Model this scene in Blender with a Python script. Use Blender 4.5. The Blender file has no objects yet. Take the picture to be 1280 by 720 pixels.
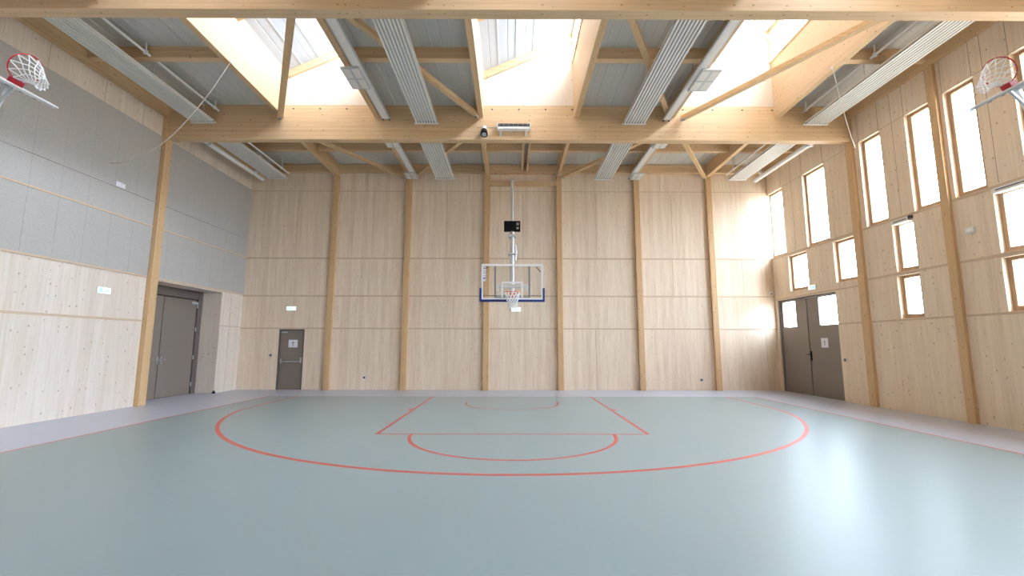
import bpy, math, random
from mathutils import Vector, Matrix
random.seed(7)
scn = bpy.context.scene
COL = scn.collection
PI = math.pi

# ------------------------------------------------------------------ materials
def new_mat(name):
    m = bpy.data.materials.new(name); m.use_nodes = True
    nt = m.node_tree
    b = nt.nodes['Principled BSDF']
    return m, nt, b

def plain(name, col, rough=.5, metal=0., spec=None, noise=0.):
    m, nt, b = new_mat(name)
    b.inputs['Base Color'].default_value = (*col, 1)
    b.inputs['Roughness'].default_value = rough
    b.inputs['Metallic'].default_value = metal
    if noise:
        tc = nt.nodes.new('ShaderNodeTexCoord'); n = nt.nodes.new('ShaderNodeTexNoise')
        n.inputs['Scale'].default_value = 30; n.inputs['Detail'].default_value = 4
        nt.links.new(tc.outputs['Object'], n.inputs['Vector'])
        r = nt.nodes.new('ShaderNodeMix'); r.data_type = 'RGBA'
        r.inputs['A'].default_value = (*[c*(1-noise) for c in col], 1)
        r.inputs['B'].default_value = (*[min(1, c*(1+noise)) for c in col], 1)
        nt.links.new(n.outputs['Fac'], r.inputs['Factor'])
        nt.links.new(r.outputs['Result'], b.inputs['Base Color'])
    return m

def wood(name, light, dark, grain='Z', board=.14, fleck=.5, rough=.55, knots=True, lam=0., seam=.0, kn=1.):
    """grain: direction the fibres run; board: width of the single lamellae"""
    m, nt, b = new_mat(name)
    N, L = nt.nodes.new, nt.links.new
    def math_(op, a, c=None, v=None):
        n = N('ShaderNodeMath'); n.operation = op
        if hasattr(a, 'links'): L(a, n.inputs[0])
        else: n.inputs[0].default_value = a
        if c is not None:
            if hasattr(c, 'links'): L(c, n.inputs[1])
            else: n.inputs[1].default_value = c
        if v is not None: n.inputs[2].default_value = v
        return n.outputs[0]
    tc = N('ShaderNodeTexCoord'); sp = N('ShaderNodeSeparateXYZ'); L(tc.outputs['Object'], sp.inputs[0])
    X, Y, Z = sp.outputs
    along = {'X': X, 'Y': Y, 'Z': Z}[grain]
    if grain == 'Z': cross = math_('ADD', X, Y)
    elif grain == 'X': cross = math_('ADD', Z, Y)
    else: cross = math_('ADD', Z, X)
    # each lamella has its own tone and its own grain offset
    bid = math_('FLOOR', math_('DIVIDE', cross, board))
    wn = N('ShaderNodeTexWhiteNoise'); wn.noise_dimensions = '1D'; L(bid, wn.inputs['W'])
    off = math_('MULTIPLY', wn.outputs['Value'], 37.)
    cv = N('ShaderNodeCombineXYZ')
    L(math_('MULTIPLY', cross, 11.), cv.inputs[0]); L(math_('ADD', math_('MULTIPLY', along, .55), off), cv.inputs[1]); L(bid, cv.inputs[2])
    g1 = N('ShaderNodeTexNoise'); g1.inputs['Scale'].default_value = 1.6; g1.inputs['Detail'].default_value = 5; g1.inputs['Roughness'].default_value = .62
    L(cv.outputs[0], g1.inputs['Vector'])
    cv2 = N('ShaderNodeCombineXYZ'); L(math_('MULTIPLY', cross, 60.), cv2.inputs[0]); L(math_('MULTIPLY', along, 1.5), cv2.inputs[1])
    g2 = N('ShaderNodeTexNoise'); g2.inputs['Scale'].default_value = 1.; g2.inputs['Detail'].default_value = 3
    L(cv2.outputs[0], g2.inputs['Vector'])
    f = math_('ADD', math_('MULTIPLY', g1.outputs['Fac'], .75), math_('MULTIPLY', g2.outputs['Fac'], .25))
    f = math_('ADD', f, math_('MULTIPLY', math_('SUBTRACT', wn.outputs['Value'], .5), .16))
    mr = N('ShaderNodeMapRange'); mr.inputs['From Min'].default_value = .36; mr.inputs['From Max'].default_value = .68
    L(f, mr.inputs['Value'])
    mix = N('ShaderNodeMix'); mix.data_type = 'RGBA'
    mix.inputs['A'].default_value = (*light, 1); mix.inputs['B'].default_value = (*dark, 1)
    L(math_('MULTIPLY', mr.outputs['Result'], fleck), mix.inputs['Factor'])
    out = mix.outputs['Result']
    if knots:
        kv = N('ShaderNodeCombineXYZ')
        L(math_('MULTIPLY', cross, 6.5), kv.inputs[0]); L(math_('MULTIPLY', along, 4.2), kv.inputs[1]); kv.inputs[2].default_value = .2
        vo = N('ShaderNodeTexVoronoi'); vo.voronoi_dimensions = '2D'; vo.inputs['Scale'].default_value = 1.; L(kv.outputs[0], vo.inputs['Vector'])
        sc = N('ShaderNodeSeparateColor'); L(vo.outputs['Color'], sc.inputs[0])
        rad = math_('MULTIPLY', math_('MAXIMUM', math_('SUBTRACT', sc.outputs[0], .42), 0.), .27*kn)
        k = N('ShaderNodeMapRange'); L(vo.outputs['Distance'], k.inputs['Value'])
        k.inputs['From Min'].default_value = 0.; L(rad, k.inputs['From Max'])
        k.inputs['To Min'].default_value = .88; k.inputs['To Max'].default_value = 0.
        m2 = N('ShaderNodeMix'); m2.data_type = 'RGBA'; L(k.outputs['Result'], m2.inputs['Factor']); L(out, m2.inputs['A'])
        m2.inputs['B'].default_value = (dark[0]*.42, dark[1]*.34, dark[2]*.26, 1)
        out = m2.outputs['Result']
    if lam:
        fr = math_('FRACT', math_('DIVIDE', cross, lam))
        ln = math_('LESS_THAN', fr, .07)
        m3 = N('ShaderNodeMix'); m3.data_type = 'RGBA'; L(math_('MULTIPLY', ln, .28), m3.inputs['Factor']); L(out, m3.inputs['A'])
        m3.inputs['B'].default_value = (dark[0]*.7, dark[1]*.6, dark[2]*.5, 1)
        out = m3.outputs['Result']
    L(out, b.inputs['Base Color'])
    b.inputs['Roughness'].default_value = rough
    b.inputs['Specular IOR Level'].default_value = .35
    return m

WALLW = wood('whitewashed_spruce', (.89, .76, .61), (.73, .575, .425), 'Z', board=.16, kn=.7, fleck=.95)
WALLL = wood('pale_spruce', (.79, .71, .625), (.65, .54, .43), 'Z', board=.16, fleck=.75)
WALLR = wood('spruce_right', (.88, .735, .57), (.71, .56, .40), 'Z', board=.16, fleck=.75)
BEAMX = wood('glulam_along_x', (.74, .53, .325), (.57, .38, .20), 'X', board=.045, fleck=.65, lam=.13)
BEAMY = wood('glulam_along_y', (.71, .50, .29), (.56, .365, .18), 'Y', board=.045, fleck=.65)
BEAMZ = wood('glulam_upright', (.69, .47, .26), (.55, .35, .17), 'Z', board=.045, fleck=.65)
BATT = wood('batten_timber', (.68, .53, .38), (.57, .42, .28), 'X', board=.2, fleck=.6, knots=False)
BATTY = wood('batten_timber_y', (.68, .53, .38), (.57, .42, .28), 'Y', board=.2, fleck=.6, knots=False)
FRAMEW = wood('window_timber', (.46, .30, .175), (.36, .23, .13), 'Z', board=.2, fleck=.6, knots=False)
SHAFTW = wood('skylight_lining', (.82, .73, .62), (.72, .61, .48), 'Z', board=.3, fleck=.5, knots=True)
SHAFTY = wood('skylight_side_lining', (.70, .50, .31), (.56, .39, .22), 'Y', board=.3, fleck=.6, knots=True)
WHITE = plain('white_enamel', (.87, .87, .87), .4)
PANELW = plain('radiant_panel_white', (.80, .785, .755), .45)
PANELG = plain('radiant_panel_groove_shade', (.46, .46, .45), .5)  # sheet lines between ridges, greyed to stand in for groove shade
GALV = plain('galvanised_steel', (.60, .62, .64), .42, .6, noise=.12)
STEEL = plain('brushed_steel', (.62, .62, .62), .3, .9)
DECKM = plain('roof_sheet', (.60, .60, .57), .5, 0.)
DECKL = plain('roof_sheet_pale', (.58, .64, .71), .45, 0.)
TAUPE = plain('taupe_door_paint', (.235, .195, .165), .5, noise=.04)
TAUPED = plain('taupe_door_frame', (.14, .115, .10), .5)
BLACK = plain('black_plastic', (.010, .010, .012), .5)
BLACK.node_tree.nodes['Principled BSDF'].inputs['Specular IOR Level'].default_value = .12
DARK = plain('dark_metal', (.05, .05, .055), .5)
NAVY = plain('navy_padding', (.015, .035, .21), .5)
ORANGE = plain('orange_ring_paint', (.85, .17, .05), .4)
RED = plain('red_ring_paint', (.45, .015, .03), .35)
NETM = plain('net_cord', (.82, .82, .82), .8)
YELLOW = plain('yellow_sticker', (.85, .5, .03), .5)
PAPER = plain('paper', (.8, .8, .86), .7)
INK = plain('ink_blue', (.12, .14, .35), .6)
INKG = plain('ink_grey', (.4, .4, .45), .6)
LINER = plain('line_paint', (.60, .10, .075), .38)
ROPE = plain('rope_fibre', (.72, .68, .62), .8)
GLASSB, nt, b = new_mat('clear_acrylic')
b.inputs['Base Color'].default_value = (1, 1, 1, 1); b.inputs['Roughness'].default_value = .02
mix = nt.nodes.new('ShaderNodeMixShader'); tr = nt.nodes.new('ShaderNodeBsdfTransparent'); gl = nt.nodes.new('ShaderNodeBsdfGlossy')
lw = nt.nodes.new('ShaderNodeLayerWeight'); lw.inputs['Blend'].default_value = .5
pw = nt.nodes.new('ShaderNodeMath'); pw.operation = 'POWER'; pw.inputs[1].default_value = 5; nt.links.new(lw.outputs['Facing'], pw.inputs[0])
fr = nt.nodes.new('ShaderNodeMath'); fr.operation = 'MULTIPLY_ADD'; fr.inputs[1].default_value = .9; fr.inputs[2].default_value = .015
nt.links.new(pw.outputs[0], fr.inputs[0]); gl.inputs['Roughness'].default_value = .03
tr.inputs['Color'].default_value = (.975, .98, .98, 1)
nt.links.new(fr.outputs[0], mix.inputs[0]); nt.links.new(tr.outputs[0], mix.inputs[1]); nt.links.new(gl.outputs[0], mix.inputs[2])
nt.links.new(mix.outputs[0], nt.nodes['Material Output'].inputs['Surface'])
PANE = GLASSB
TINT = GLASSB.copy(); TINT.name = 'dimmed_window_glazing'  # pane tint added to dim window light and its floor highlight
for n_ in TINT.node_tree.nodes:
    if n_.type == 'BSDF_TRANSPARENT': n_.inputs['Color'].default_value = (.84, .85, .85, 1)

def emit(name, col, s):
    m, nt, b = new_mat(name)
    b.inputs['Base Color'].default_value = (*col, 1)
    b.inputs['Emission Color'].default_value = (*col, 1); b.inputs['Emission Strength'].default_value = s
    return m
EXITW = emit('exit_sign_lit_white', (.80, 1.0, .92), .95)
EXITG = emit('exit_sign_lit_green', (.25, .75, .52), .9)

# sports floor
def floor_mat(name, col, col2, rough):
    m, nt, b = new_mat(name); N, L = nt.nodes.new, nt.links.new
    tc = N('ShaderNodeTexCoord')
    n = N('ShaderNodeTexNoise'); n.inputs['Scale'].default_value = .5; n.inputs['Detail'].default_value = 2
    L(tc.outputs['Object'], n.inputs['Vector'])
    mx = N('ShaderNodeMix'); mx.data_type = 'RGBA'; mx.inputs['A'].default_value = (*col, 1); mx.inputs['B'].default_value = (*col2, 1)
    L(n.outputs['Fac'], mx.inputs['Factor']); L(mx.outputs['Result'], b.inputs['Base Color'])
    b.inputs['Roughness'].default_value = rough
    b.inputs['Specular IOR Level'].default_value = .22
    return m
COURT = floor_mat('grey_green_sports_floor', (.285, .35, .355), (.30, .375, .38), .35)
BORDER = floor_mat('lavender_sports_floor', (.47, .495, .575), (.49, .515, .595), .30)

# acoustic wood-wool lining
ACOU, nt, b = new_mat('grey_wood_wool')
tc = nt.nodes.new('ShaderNodeTexCoord'); n = nt.nodes.new('ShaderNodeTexNoise'); n.inputs['Scale'].default_value = 48; n.inputs['Detail'].default_value = 4
nt.links.new(tc.outputs['Object'], n.inputs['Vector'])
cr = nt.nodes.new('ShaderNodeValToRGB'); cr.color_ramp.elements[0].position = .3; cr.color_ramp.elements[1].position = .7
cr.color_ramp.elements[0].color = (.435, .42, .395, 1); cr.color_ramp.elements[1].color = (.505, .487, .462, 1)
nt.links.new(n.outputs['Fac'], cr.inputs[0]); nt.links.new(cr.outputs[0], b.inputs['Base Color'])
b.inputs['Roughness'].default_value = .9
bp_ = nt.nodes.new('ShaderNodeBump'); bp_.inputs['Strength'].default_value = .06; nt.links.new(n.outputs['Fac'], bp_.inputs['Height']); nt.links.new(bp_.outputs[0], b.inputs['Normal'])

# ------------------------------------------------------------------ mesh building
class MB:
    def __init__(s): s.v = []; s.f = []; s.m = []
    def add(s, vs, fs, mi=0):
        o = len(s.v); s.v += [tuple(p) for p in vs]; s.f += [tuple(i+o for i in q) for q in fs]; s.m += [mi]*len(fs); return s
    def box(s, x0, x1, y0, y1, z0, z1, mi=0):
        if x1 < x0: x0, x1 = x1, x0
        if y1 < y0: y0, y1 = y1, y0
        if z1 < z0: z0, z1 = z1, z0
        v = [(x0,y0,z0),(x1,y0,z0),(x1,y1,z0),(x0,y1,z0),(x0,y0,z1),(x1,y0,z1),(x1,y1,z1),(x0,y1,z1)]
        return s.add(v, [(0,3,2,1),(4,5,6,7),(0,1,5,4),(1,2,6,5),(2,3,7,6),(3,0,4,7)], mi)
    def bar(s, p, q, w, h, up=(0,0,1), mi=0):
        """box from p to q, w wide, h along up"""
        p, q = Vector(p), Vector(q); d = (q-p).normalized(); u = Vector(up); r = d.cross(u).normalized(); u = r.cross(d).normalized()
        v = []
        for c in (p, q):
            for a, b_ in ((-1,-1),(1,-1),(1,1),(-1,1)): v.append(c + r*w/2*a + u*h/2*b_)
        return s.add(v, [(0,1,2,3),(7,6,5,4),(0,4,5,1),(1,5,6,2),(2,6,7,3),(3,7,4,0)], mi)
    def tube(s, pts, r, n=8, mi=0, closed=False):
        pts = [Vector(p) for p in pts]; k = len(pts); rings = []
        prev = None
        for i, p in enumerate(pts):
            if closed: d = pts[(i+1) % k]-pts[i-1]
            else: d = pts[min(i+1, k-1)]-pts[max(i-1, 0)]
            d = d.normalized() if d.length else Vector((0,0,1))
            if prev is None:
                a = Vector((0,0,1)) if abs(d.z) < .9 else Vector((1,0,0))
                u = d.cross(a).normalized()
            else:
                u = (prev - d*prev.dot(d)).normalized()
            prev = u; w = d.cross(u)
            rr = r[i] if isinstance(r, (list, tuple)) else r
            rings.append([p + (u*math.cos(2*PI*j/n) + w*math.sin(2*PI*j/n))*rr for j in range(n)])
        v = [q for ring in rings for q in ring]; f = []
        m = k if closed else k-1
        for i in range(m):
            a, b_ = i*n, ((i+1) % k)*n
            for j in range(n): f.append((a+j, a+(j+1) % n, b_+(j+1) % n, b_+j))
        if not closed: f += [tuple(range(n-1, -1, -1)), tuple(range((k-1)*n, k*n))]
        return s.add(v, f, mi)
    def cyl(s, p, q, r, n=16, mi=0): return s.tube([p, q], r, n, mi)
    def poly(s, outline, axis, a0, a1, mi=0):
        """extrude a 2-D outline along axis"""
        k = len(outline)
        def P(u, w, a): return {'X': (a,u,w), 'Y': (u,a,w), 'Z': (u,w,a)}[axis]
        v = [P(u, w, a0) for u, w in outline]+[P(u, w, a1) for u, w in outline]
        f = [tuple(range(k))[::-1], tuple(range(k, 2*k))]+[(i, (i+1) % k, k+(i+1) % k, k+i) for i in range(k)]
        return s.add(v, f, mi)
    def build(s, name, mats, parent=None, bevel=0, smooth=False):
        if not isinstance(mats, (list, tuple)): mats = [mats]
        me = bpy.data.meshes.new(name); off = Vector((0,0,0))
        if parent is not None:
            p = parent
            while p is not None: off += p.location; p = p.parent
        me.from_pydata([tuple(Vector(v)-off) for v in s.v], [], s.f)
        for m in mats: me.materials.append(m)
        for i, p in enumerate(me.polygons):
            p.material_index = s.m[i]; p.use_smooth = smooth
        me.update()
        import bmesh
        bm = bmesh.new(); bm.from_mesh(me); bmesh.ops.recalc_face_normals(bm, faces=bm.faces); bm.to_mesh(me); bm.free()
        if smooth: me.set_sharp_from_angle(angle=math.radians(40))
        o = bpy.data.objects.new(name, me); COL.objects.link(o)
        if parent is not None: o.parent = parent
        if bevel:
            b = o.modifiers.new('bevel', 'BEVEL'); b.width = bevel; b.segments = 2; b.limit_method = 'ANGLE'
        return o

def B(*a): return MB().box(*a)
def empty(name, loc):
    o = bpy.data.objects.new(name, None); o.location = loc; o.empty_display_size = .2; COL.objects.link(o); return o
def tag(o, label, cat, group=None):
    o['label'] = label; o['category'] = cat
    if group: o['group'] = group
    return o
def thing(name, loc, label, cat, group=None): return tag(empty(name, loc), label, cat, group)
def struct(o): o['kind'] = 'structure'; return o

# ------------------------------------------------------------------ plan of the hall
XL, XR, YB, YF = -9.7, 9.5, 15.9, -16.8        # inner faces of the walls
ZD = 8.25                                      # underside of the roof sheet
T = .32
BAY = 4.88
BEAMS = [11.70, 6.88]                          # near faces of the two visible beams
BW = .22
HB = [2.0, -2.88, -7.76, -12.64]
J = [-6.47, -3.78, -.90, 1.80, 4.45, 7.43]     # joist lines = the posts of the back wall
COLX = [-6.51, -3.81, -.92, 1.73, 4.60, 7.28]

def wall_with_holes(axis, a_in, a_out, lo, hi, z0, z1, holes):
    """slab normal to axis; holes = (u0,u1,z0,z1)"""
    mb = MB()
    us = sorted(set([lo, hi]+[h[0] for h in holes]+[h[1] for h in holes]))
    for u0, u1 in zip(us[:-1], us[1:]):
        if u1-u0 < 1e-6: continue
        um = (u0+u1)/2; hz = sorted([(h[2], h[3]) for h in holes if h[0] < um < h[1]])
        z = z0
        segs = []
        for a, c in hz:
            if a > z: segs.append((z, a))
            z = c
        if z < z1: segs.append((z, z1))
        for a, c in segs:
            if axis == 'X': mb.box(a_in, a_out, u0, u1, a, c)
            else: mb.box(u0, u1, a_in, a_out, a, c)
    return mb

# ---- floor
fl = MB()
fl.box(-7.5, 7.5, -14.0, 13.97, -.2, 0, 0)
fl.box(-10.8, -7.5, YF-.3, YB+.3, -.2, 0, 1); fl.box(7.5, 9.9, YF-.3, YB+.3, -.2, 0, 1)
fl.box(-7.5, 7.5, 13.97, YB+.3, -.2, 0, 1); fl.box(-7.5, 7.5, YF-.3, -14.0, -.2, 0, 1)
floor = struct(fl.build('floor', [COURT, BORDER]))
ZT = .0012
def ribbon(pts, w, name, closed=False):
    mb = MB(); pts = [Vector((x, y, ZT)) for x, y in pts]; v = []
    for i, p in enumerate(pts):
        d = (pts[min(i+1, len(pts)-1)]-pts[max(i-1, 0)]).normalized(); n = Vector((-d.y, d.x, 0))
        v += [p+n*w/2, p-n*w/2]
    mb.add(v, [(2*i, 2*i+1, 2*i+3, 2*i+2) for i in range(len(pts)-1)])
    return mb.build(name, LINER, floor)
BL = 13.97; HY = BL-1.575; LW = .065
def arc(cx, cy, r, a0, a1, n=96): return [(cx+r*math.cos(math.radians(a0+(a1-a0)*i/n)), cy+r*math.sin(math.radians(a0+(a1-a0)*i/n))) for i in range(n+1)]
a = math.degrees(math.acos(6.6/6.72))
ribbon([(-6.6, BL)]+arc(0, HY, 6.72, 180+a, 360-a)+[(6.6, BL)], LW+.012, 'three_point_line')
ribbon([(-2.42, BL), (-2.42, 8.17)], LW, 'lane_side_line'); ribbon([(2.42, BL), (2.42, 8.17)], LW, 'lane_side_line')
ribbon([(-2.45, 8.17), (2.45, 8.17)], LW, 'free_throw_line')
ribbon(arc(0, 8.17, 1.8, 180, 360, 64), LW, 'free_throw_arc')
ribbon([(-1.25, HY+.28)]+arc(0, HY, 1.25, 180, 360, 48)+[(1.25, HY+.28)], .05, 'no_charge_arc')
ribbon([(-7.5, BL), (-7.5, -14)], .05, 'sideline'); ribbon([(7.5, BL), (7.5, -14)], .05, 'sideline')
for s in (-1, 1):
    for yy, w in ((BL-1.75, .05), (BL-2.6-.2, .30), (BL-3.85, .05), (BL-4.7, .05)):
        if w > .1: ribbon([(s*2.42, yy), (s*2.56, yy)], .22, 'lane_block_mark')
        elif yy < BL-3: ribbon([(s*2.42, yy), (s*2.56, yy)], w, 'lane_tick_mark')
# far half of the court, behind the photographer
ribbon([(-7.5, 0), (7.5, 0)], .05, 'halfway_line')
ribbon(arc(0, 0, 1.8, 0, 360, 96), .05, 'centre_circle')
# ---- right wall with its windows and the double door
LONG, MID, LOW = (4.72, 7.12), (3.37, 4.60), (2.235, 3.28)
wins = [(15.06, 16.07-.12, *LONG), (12.95, 13.93, *LONG), (14.04, 14.96, 3.40, 4.62), (11.95, 12.82, 3.40, 4.62)]
far_end = []
bays = [0, 1, 2, 3, 4]
near_w = []
for k in bays:
    o = -BAY*k
    near_w += [(10.87+o, 11.53+o, *LONG), (9.50+o, 10.12+o, *LONG), (8.53+o, 9.15+o, *LONG), (7.20+o, 7.83+o, *LONG),
               (10.21+o, 10.77+o, *MID), (10.21+o, 10.79+o, *LOW), (7.50+o, 8.43+o, *MID), (7.50+o, 8.44+o, *LOW)]
allw = wins+near_w
DR = (12.90, 15.76, -.05, 3.16)                  # right double door
wr = wall_with_holes('X', XR, XR+T, YF-T, YB+T, -.05, 8.75, [(w[0]-.03, w[1], w[2], w[3]) for w in allw]+[DR])
wall_right = struct(wr.build('wall_right', WALLR))
def lath(parent, mb, name='batten', m=BATTY): return mb.build(name, m, parent)
# battens and panel joints on the right wall
mb = MB()
segs = [(15.9, 12.0), (11.66, 9.44), (9.22, 7.04)]
for k in range(4): o = -BAY*(k+1); segs += [(11.66+o, 9.44+o), (9.22+o, 7.04+o)]
for z in (4.69, 3.335, 2.2):
    h = .05 if z > 2.3 else .045
    for y1, y0 in segs:
        if y1 == 15.9 and z < 3: mb.box(XR-.012, XR, 12.0, 12.88, z-h/2, z+h/2)
        elif y1 == 15.9 and z < 4: mb.box(XR-.014, XR, 12.0, 15.9, 3.18, 3.22)
        else: mb.box(XR-.014, XR, y0, y1, z-h/2, z+h/2)
mb.build('batten', BATTY, wall_right)
GROOVE = plain('panel_joint', (.36, .26, .17), .8)
mb = MB()
def vj(y, z0, z1): mb.box(XR-.0015, XR, y-.005, y+.005, z0, z1)
for w in allw:
    if w[2] > 4.7 and w[0] > -4:
        vj(w[1]+.005, 7.12, 7.9); vj(w[0]-.005, 7.12, 7.9)
for k in range(3):
    o = -BAY*k
    for y in (10.47, 8.3): vj(y+o, 4.75, 7.9)
vj(14.5, 4.75, 7.9)
for y0, y1 in ((7.1, 9.2), (9.45, 11.65), (12.1, 15.8), (2.2, 4.3), (4.6, 6.8)): mb.box(XR-.0015, XR, y0, y1, 7.125, 7.133)
mb.build('panel_joint', GROOVE, wall_right)

def window(n, y0, y1, z0, z1):
    e = struct(empty('window_%d' % n, (XR+.12, (y0+y1)/2, z0)))
    fw, a, c = .085, XR+.10, XR+.17
    y0 -= .03; nw = .12; bw = .10
    m = MB()
    m.box(a, c, y0, y0+nw, z0, z1); m.box(a, c, y1-fw, y1, z0, z1)
    m.box(a, c, y0+nw, y1-fw, z0, z0+bw); m.box(a, c, y0+nw, y1-fw, z1-.065, z1)
    m.build('frame', FRAMEW, e)
    m = MB().box(c-.045, c-.025, y0+nw, y1-fw, z0+bw, z1-.065); m.build('pane', TINT, e)
    return e
for i, w in enumerate(allw): window(i+1, *w)

# awning-window openers above the two middle-row windows
def opener(y0, y1, z, label):
    t = thing('window_opener', (XR-.03, (y0+y1)/2, z), label, 'window opener')
    MB().box(XR-.055, XR+.10, y0+.05, y1-.02, z-.09, z+.015).build('housing', PANELW, t, bevel=.006)
    MB().box(XR-.06, XR+.02, y0-.03, y0+.05, z-.06, z+.02).build('end_cap', DARK, t, bevel=.005)
    MB().box(XR-.057, XR-.052, y0+.10, y1-.10, z-.045, z-.025).build('groove', DARK, t)
opener(10.21, 10.77, 4.64, 'silver window opener bar above the narrow window between the two right wall posts')
opener(7.50, 8.43, 4.64, 'silver window opener bar above the wide window at the right edge of the view')
struct

# ---- back wall
DB = (-8.31, -7.40, -.05, 2.12)
wb = wall_with_holes('Y', YB, YB+T, XL-T, XR+T, -.05, 8.75, [DB])
wall_back = struct(wb.build('wall_back', WALLW))
mb = MB()
edges = [XL]+[x for c in COLX for x in (c-.10, c+.10)]+[XR]
for a_, c_ in zip(edges[0::2], edges[1::2]):
    for z, h, d in ((7.24, .025, .006), (4.70, .05, .012), (3.32, .05, .012), (2.15, .045, .012)):
        mb.box(a_, c_, YB-d, YB, z-h/2, z+h/2)
mb.build('batten', BATT, wall_back)
mb = MB()
for x, z0, z1 in ((-5.2, 3.36, 4.66), (-2.4, 4.74, 7.2), (-2.1, 2.2, 3.28), (.4, 4.74, 7.2), (3.1, 4.74, 7.2), (3.0, 0, 2.1), (5.9, 4.74, 7.2), (5.85, 3.36, 4.66), (-7.9, 4.74, 7.2), (-5.1, 4.74, 7.2), (8.4, 3.36, 4.66), (-8.2, 3.36, 4.66), (-1.6, 7.28, 7.9), (-5.4, 7.28, 7.9), (5.5, 7.28, 7.9)):
    mb.box(x-.004, x+.004, YB-.0015, YB, z0, z1)
mb.build('panel_joint', GROOVE, wall_back)

def post(name, x0, x1, y0, y1, z1, label, mat=BEAMZ, group=None):
    return tag(B(x0, x1, y0, y1, 0, z1).build(name, mat, bevel=.006), label, 'post', group)
bl = ['slim timber post on back wall just right of the small brown door',
      'slim timber post on back wall, second from the left, above the left lane corner',
      'slim timber post on back wall behind the left edge of the glass backboard',
      'slim timber post on back wall just right of the glass backboard',
      'slim timber post on back wall, second from its right end',
      'slim timber post on back wall nearest the bright right corner']
for x, l in zip(COLX, bl): post('timber_post', x-.10, x+.10, YB-.13, YB, 7.79, l, group='posts of the back wall')
post('timber_post', XL, XL+.13, 11.64, 11.88, ZD, 'tall timber post on the left wall beside the brown double door')
post('timber_post', XR-.08, XR, 11.70, 11.93, ZD, 'tall timber post on the right wall carrying the cross beam')
post('timber_post', XR-.08, XR, 9.24, 9.42, 7.89, 'slimmer timber post on the right wall, nearest to the camera in view')
tn = [0]
def trim(mb, mat, **k):
    tn[0] += 1; return struct(mb.build('trim_%d' % tn[0], mat, **k))
for k in range(1, 5):                           # posts behind the near edge of the view belong to the shell
    o = -BAY*k
    trim(B(XL, XL+.13, 11.64+o, 11.88+o, 0, ZD), BEAMZ)
    trim(B(XR-.08, XR, 11.70+o, 11.93+o, 0, ZD), BEAMZ)
    trim(B(XR-.08, XR, 9.24+o, 9.42+o, 0, 7.89), BEAMZ)

# ---- left wall: pale timber below, grey lining above, timber frieze on top
DL = (11.90, 14.75, -.05, 3.30)
wl = wall_with_holes('X', XL-T, XL, YF-T, YB+T, -.05, 8.75, [DL])
# deep alcove of the double door
wl.box(XL-1.0, XL-T, DL[0]-.2, DL[0], 0, 3.6); wl.box(XL-1.0, XL-T, DL[1], DL[1]+.2, 0, 3.6)
wl.box(XL-1.0, XL-T, DL[0], DL[1], 3.3, 3.6); wl.box(XL-1.05, XL-.8, DL[0]-.2, DL[1]+.2, 0, 3.6)
wall_left = struct(wl.build('wall_left', WALLL))
mb = MB()
def acoustic(y0, y1, z0, z1):
    y = y1
    while y > y0+.02:
        yn = max(y-.62, y0); mb.box(XL, XL+.022, yn+.0012, y-.0012, z0, z1); y = yn
LB = [(11.885, 15.9), (7.01, 11.635)]+[(7.01-BAY*k, 11.635-BAY*k) for k in (1, 2, 3, 4)]
for y0, y1 in LB:
    acoustic(y0, y1, 3.38, 4.70); acoustic(y0, y1, 4.74, 5.385); acoustic(y0, y1, 5.395, 7.28)
mb.build('acoustic_lining', ACOU, wall_left)
mb = MB()
for y0, y1 in LB:
    mb.box(XL, XL+.035, y0, y1, 4.70, 4.74); mb.box(XL, XL+.03, y0, y1, 3.335, 3.38)
    if y1 == 15.9: mb.box(XL, XL+.012, 14.76, y1, 2.17, 2.21)
    else: mb.box(XL, XL+.014, y0, y1, 2.165, 2.215)
mb.build('batten', BATTY, wall_left)
mb = MB()
for y in (15.2, 13.9, 12.7, 11.0, 9.9, 8.6, 7.5): mb.box(XL, XL+.0015, y-.004, y+.004, 7.29, 7.9)
mb.box(XL, XL+.0015, 15.25, 15.258, 0, 3.3)
mb.build('panel_joint', GROOVE, wall_left)
# wall behind the camera
struct(B(XL-T, XR+T, YF-T, YF, -.05, 8.75).build('wall_front', WALLW))

# ---- doors
d1 = struct(empty('door_1', (-7.855, YB+.05, 0)))
MB().box(-8.26, -7.45, YB+.06, YB+.11, .005, 2.07).build('leaf', TAUPE, d1, bevel=.004)
MB().box(-8.31, -8.26, YB+.03, YB+.14, 0, 2.12).box(-7.45, -7.40, YB+.03, YB+.14, 0, 2.12).box(-8.26, -7.45, YB+.03, YB+.14, 2.07, 2.12).build('frame', TAUPED, d1)
MB().box(-8.31, -7.4, YB+.12, YB+.3, -.05, 2.12).build('backing', TAUPED, d1)
m = MB().tube([(-8.20, YB+.05, 1.0), (-8.20, YB-.04, .99), (-8.17, YB-.06, .98), (-7.54, YB-.06, .98), (-7.50, YB-.03, 1.0), (-7.49, YB+.06, 1.03)], .016, 8)
m.build('push_bar', GALV, d1, smooth=True)
MB().box(-8.22, -8.16, YB+.02, YB+.06, .90, 1.08).box(-7.52, -7.46, YB+.02, YB+.06, .92, 1.12).build('latch_plate', STEEL, d1, bevel=.004)
MB().box(-8.22, -8.0, YB-.0, YB+.06, 1.985, 2.04).build('door_closer', GALV, d1, bevel=.006)

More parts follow.
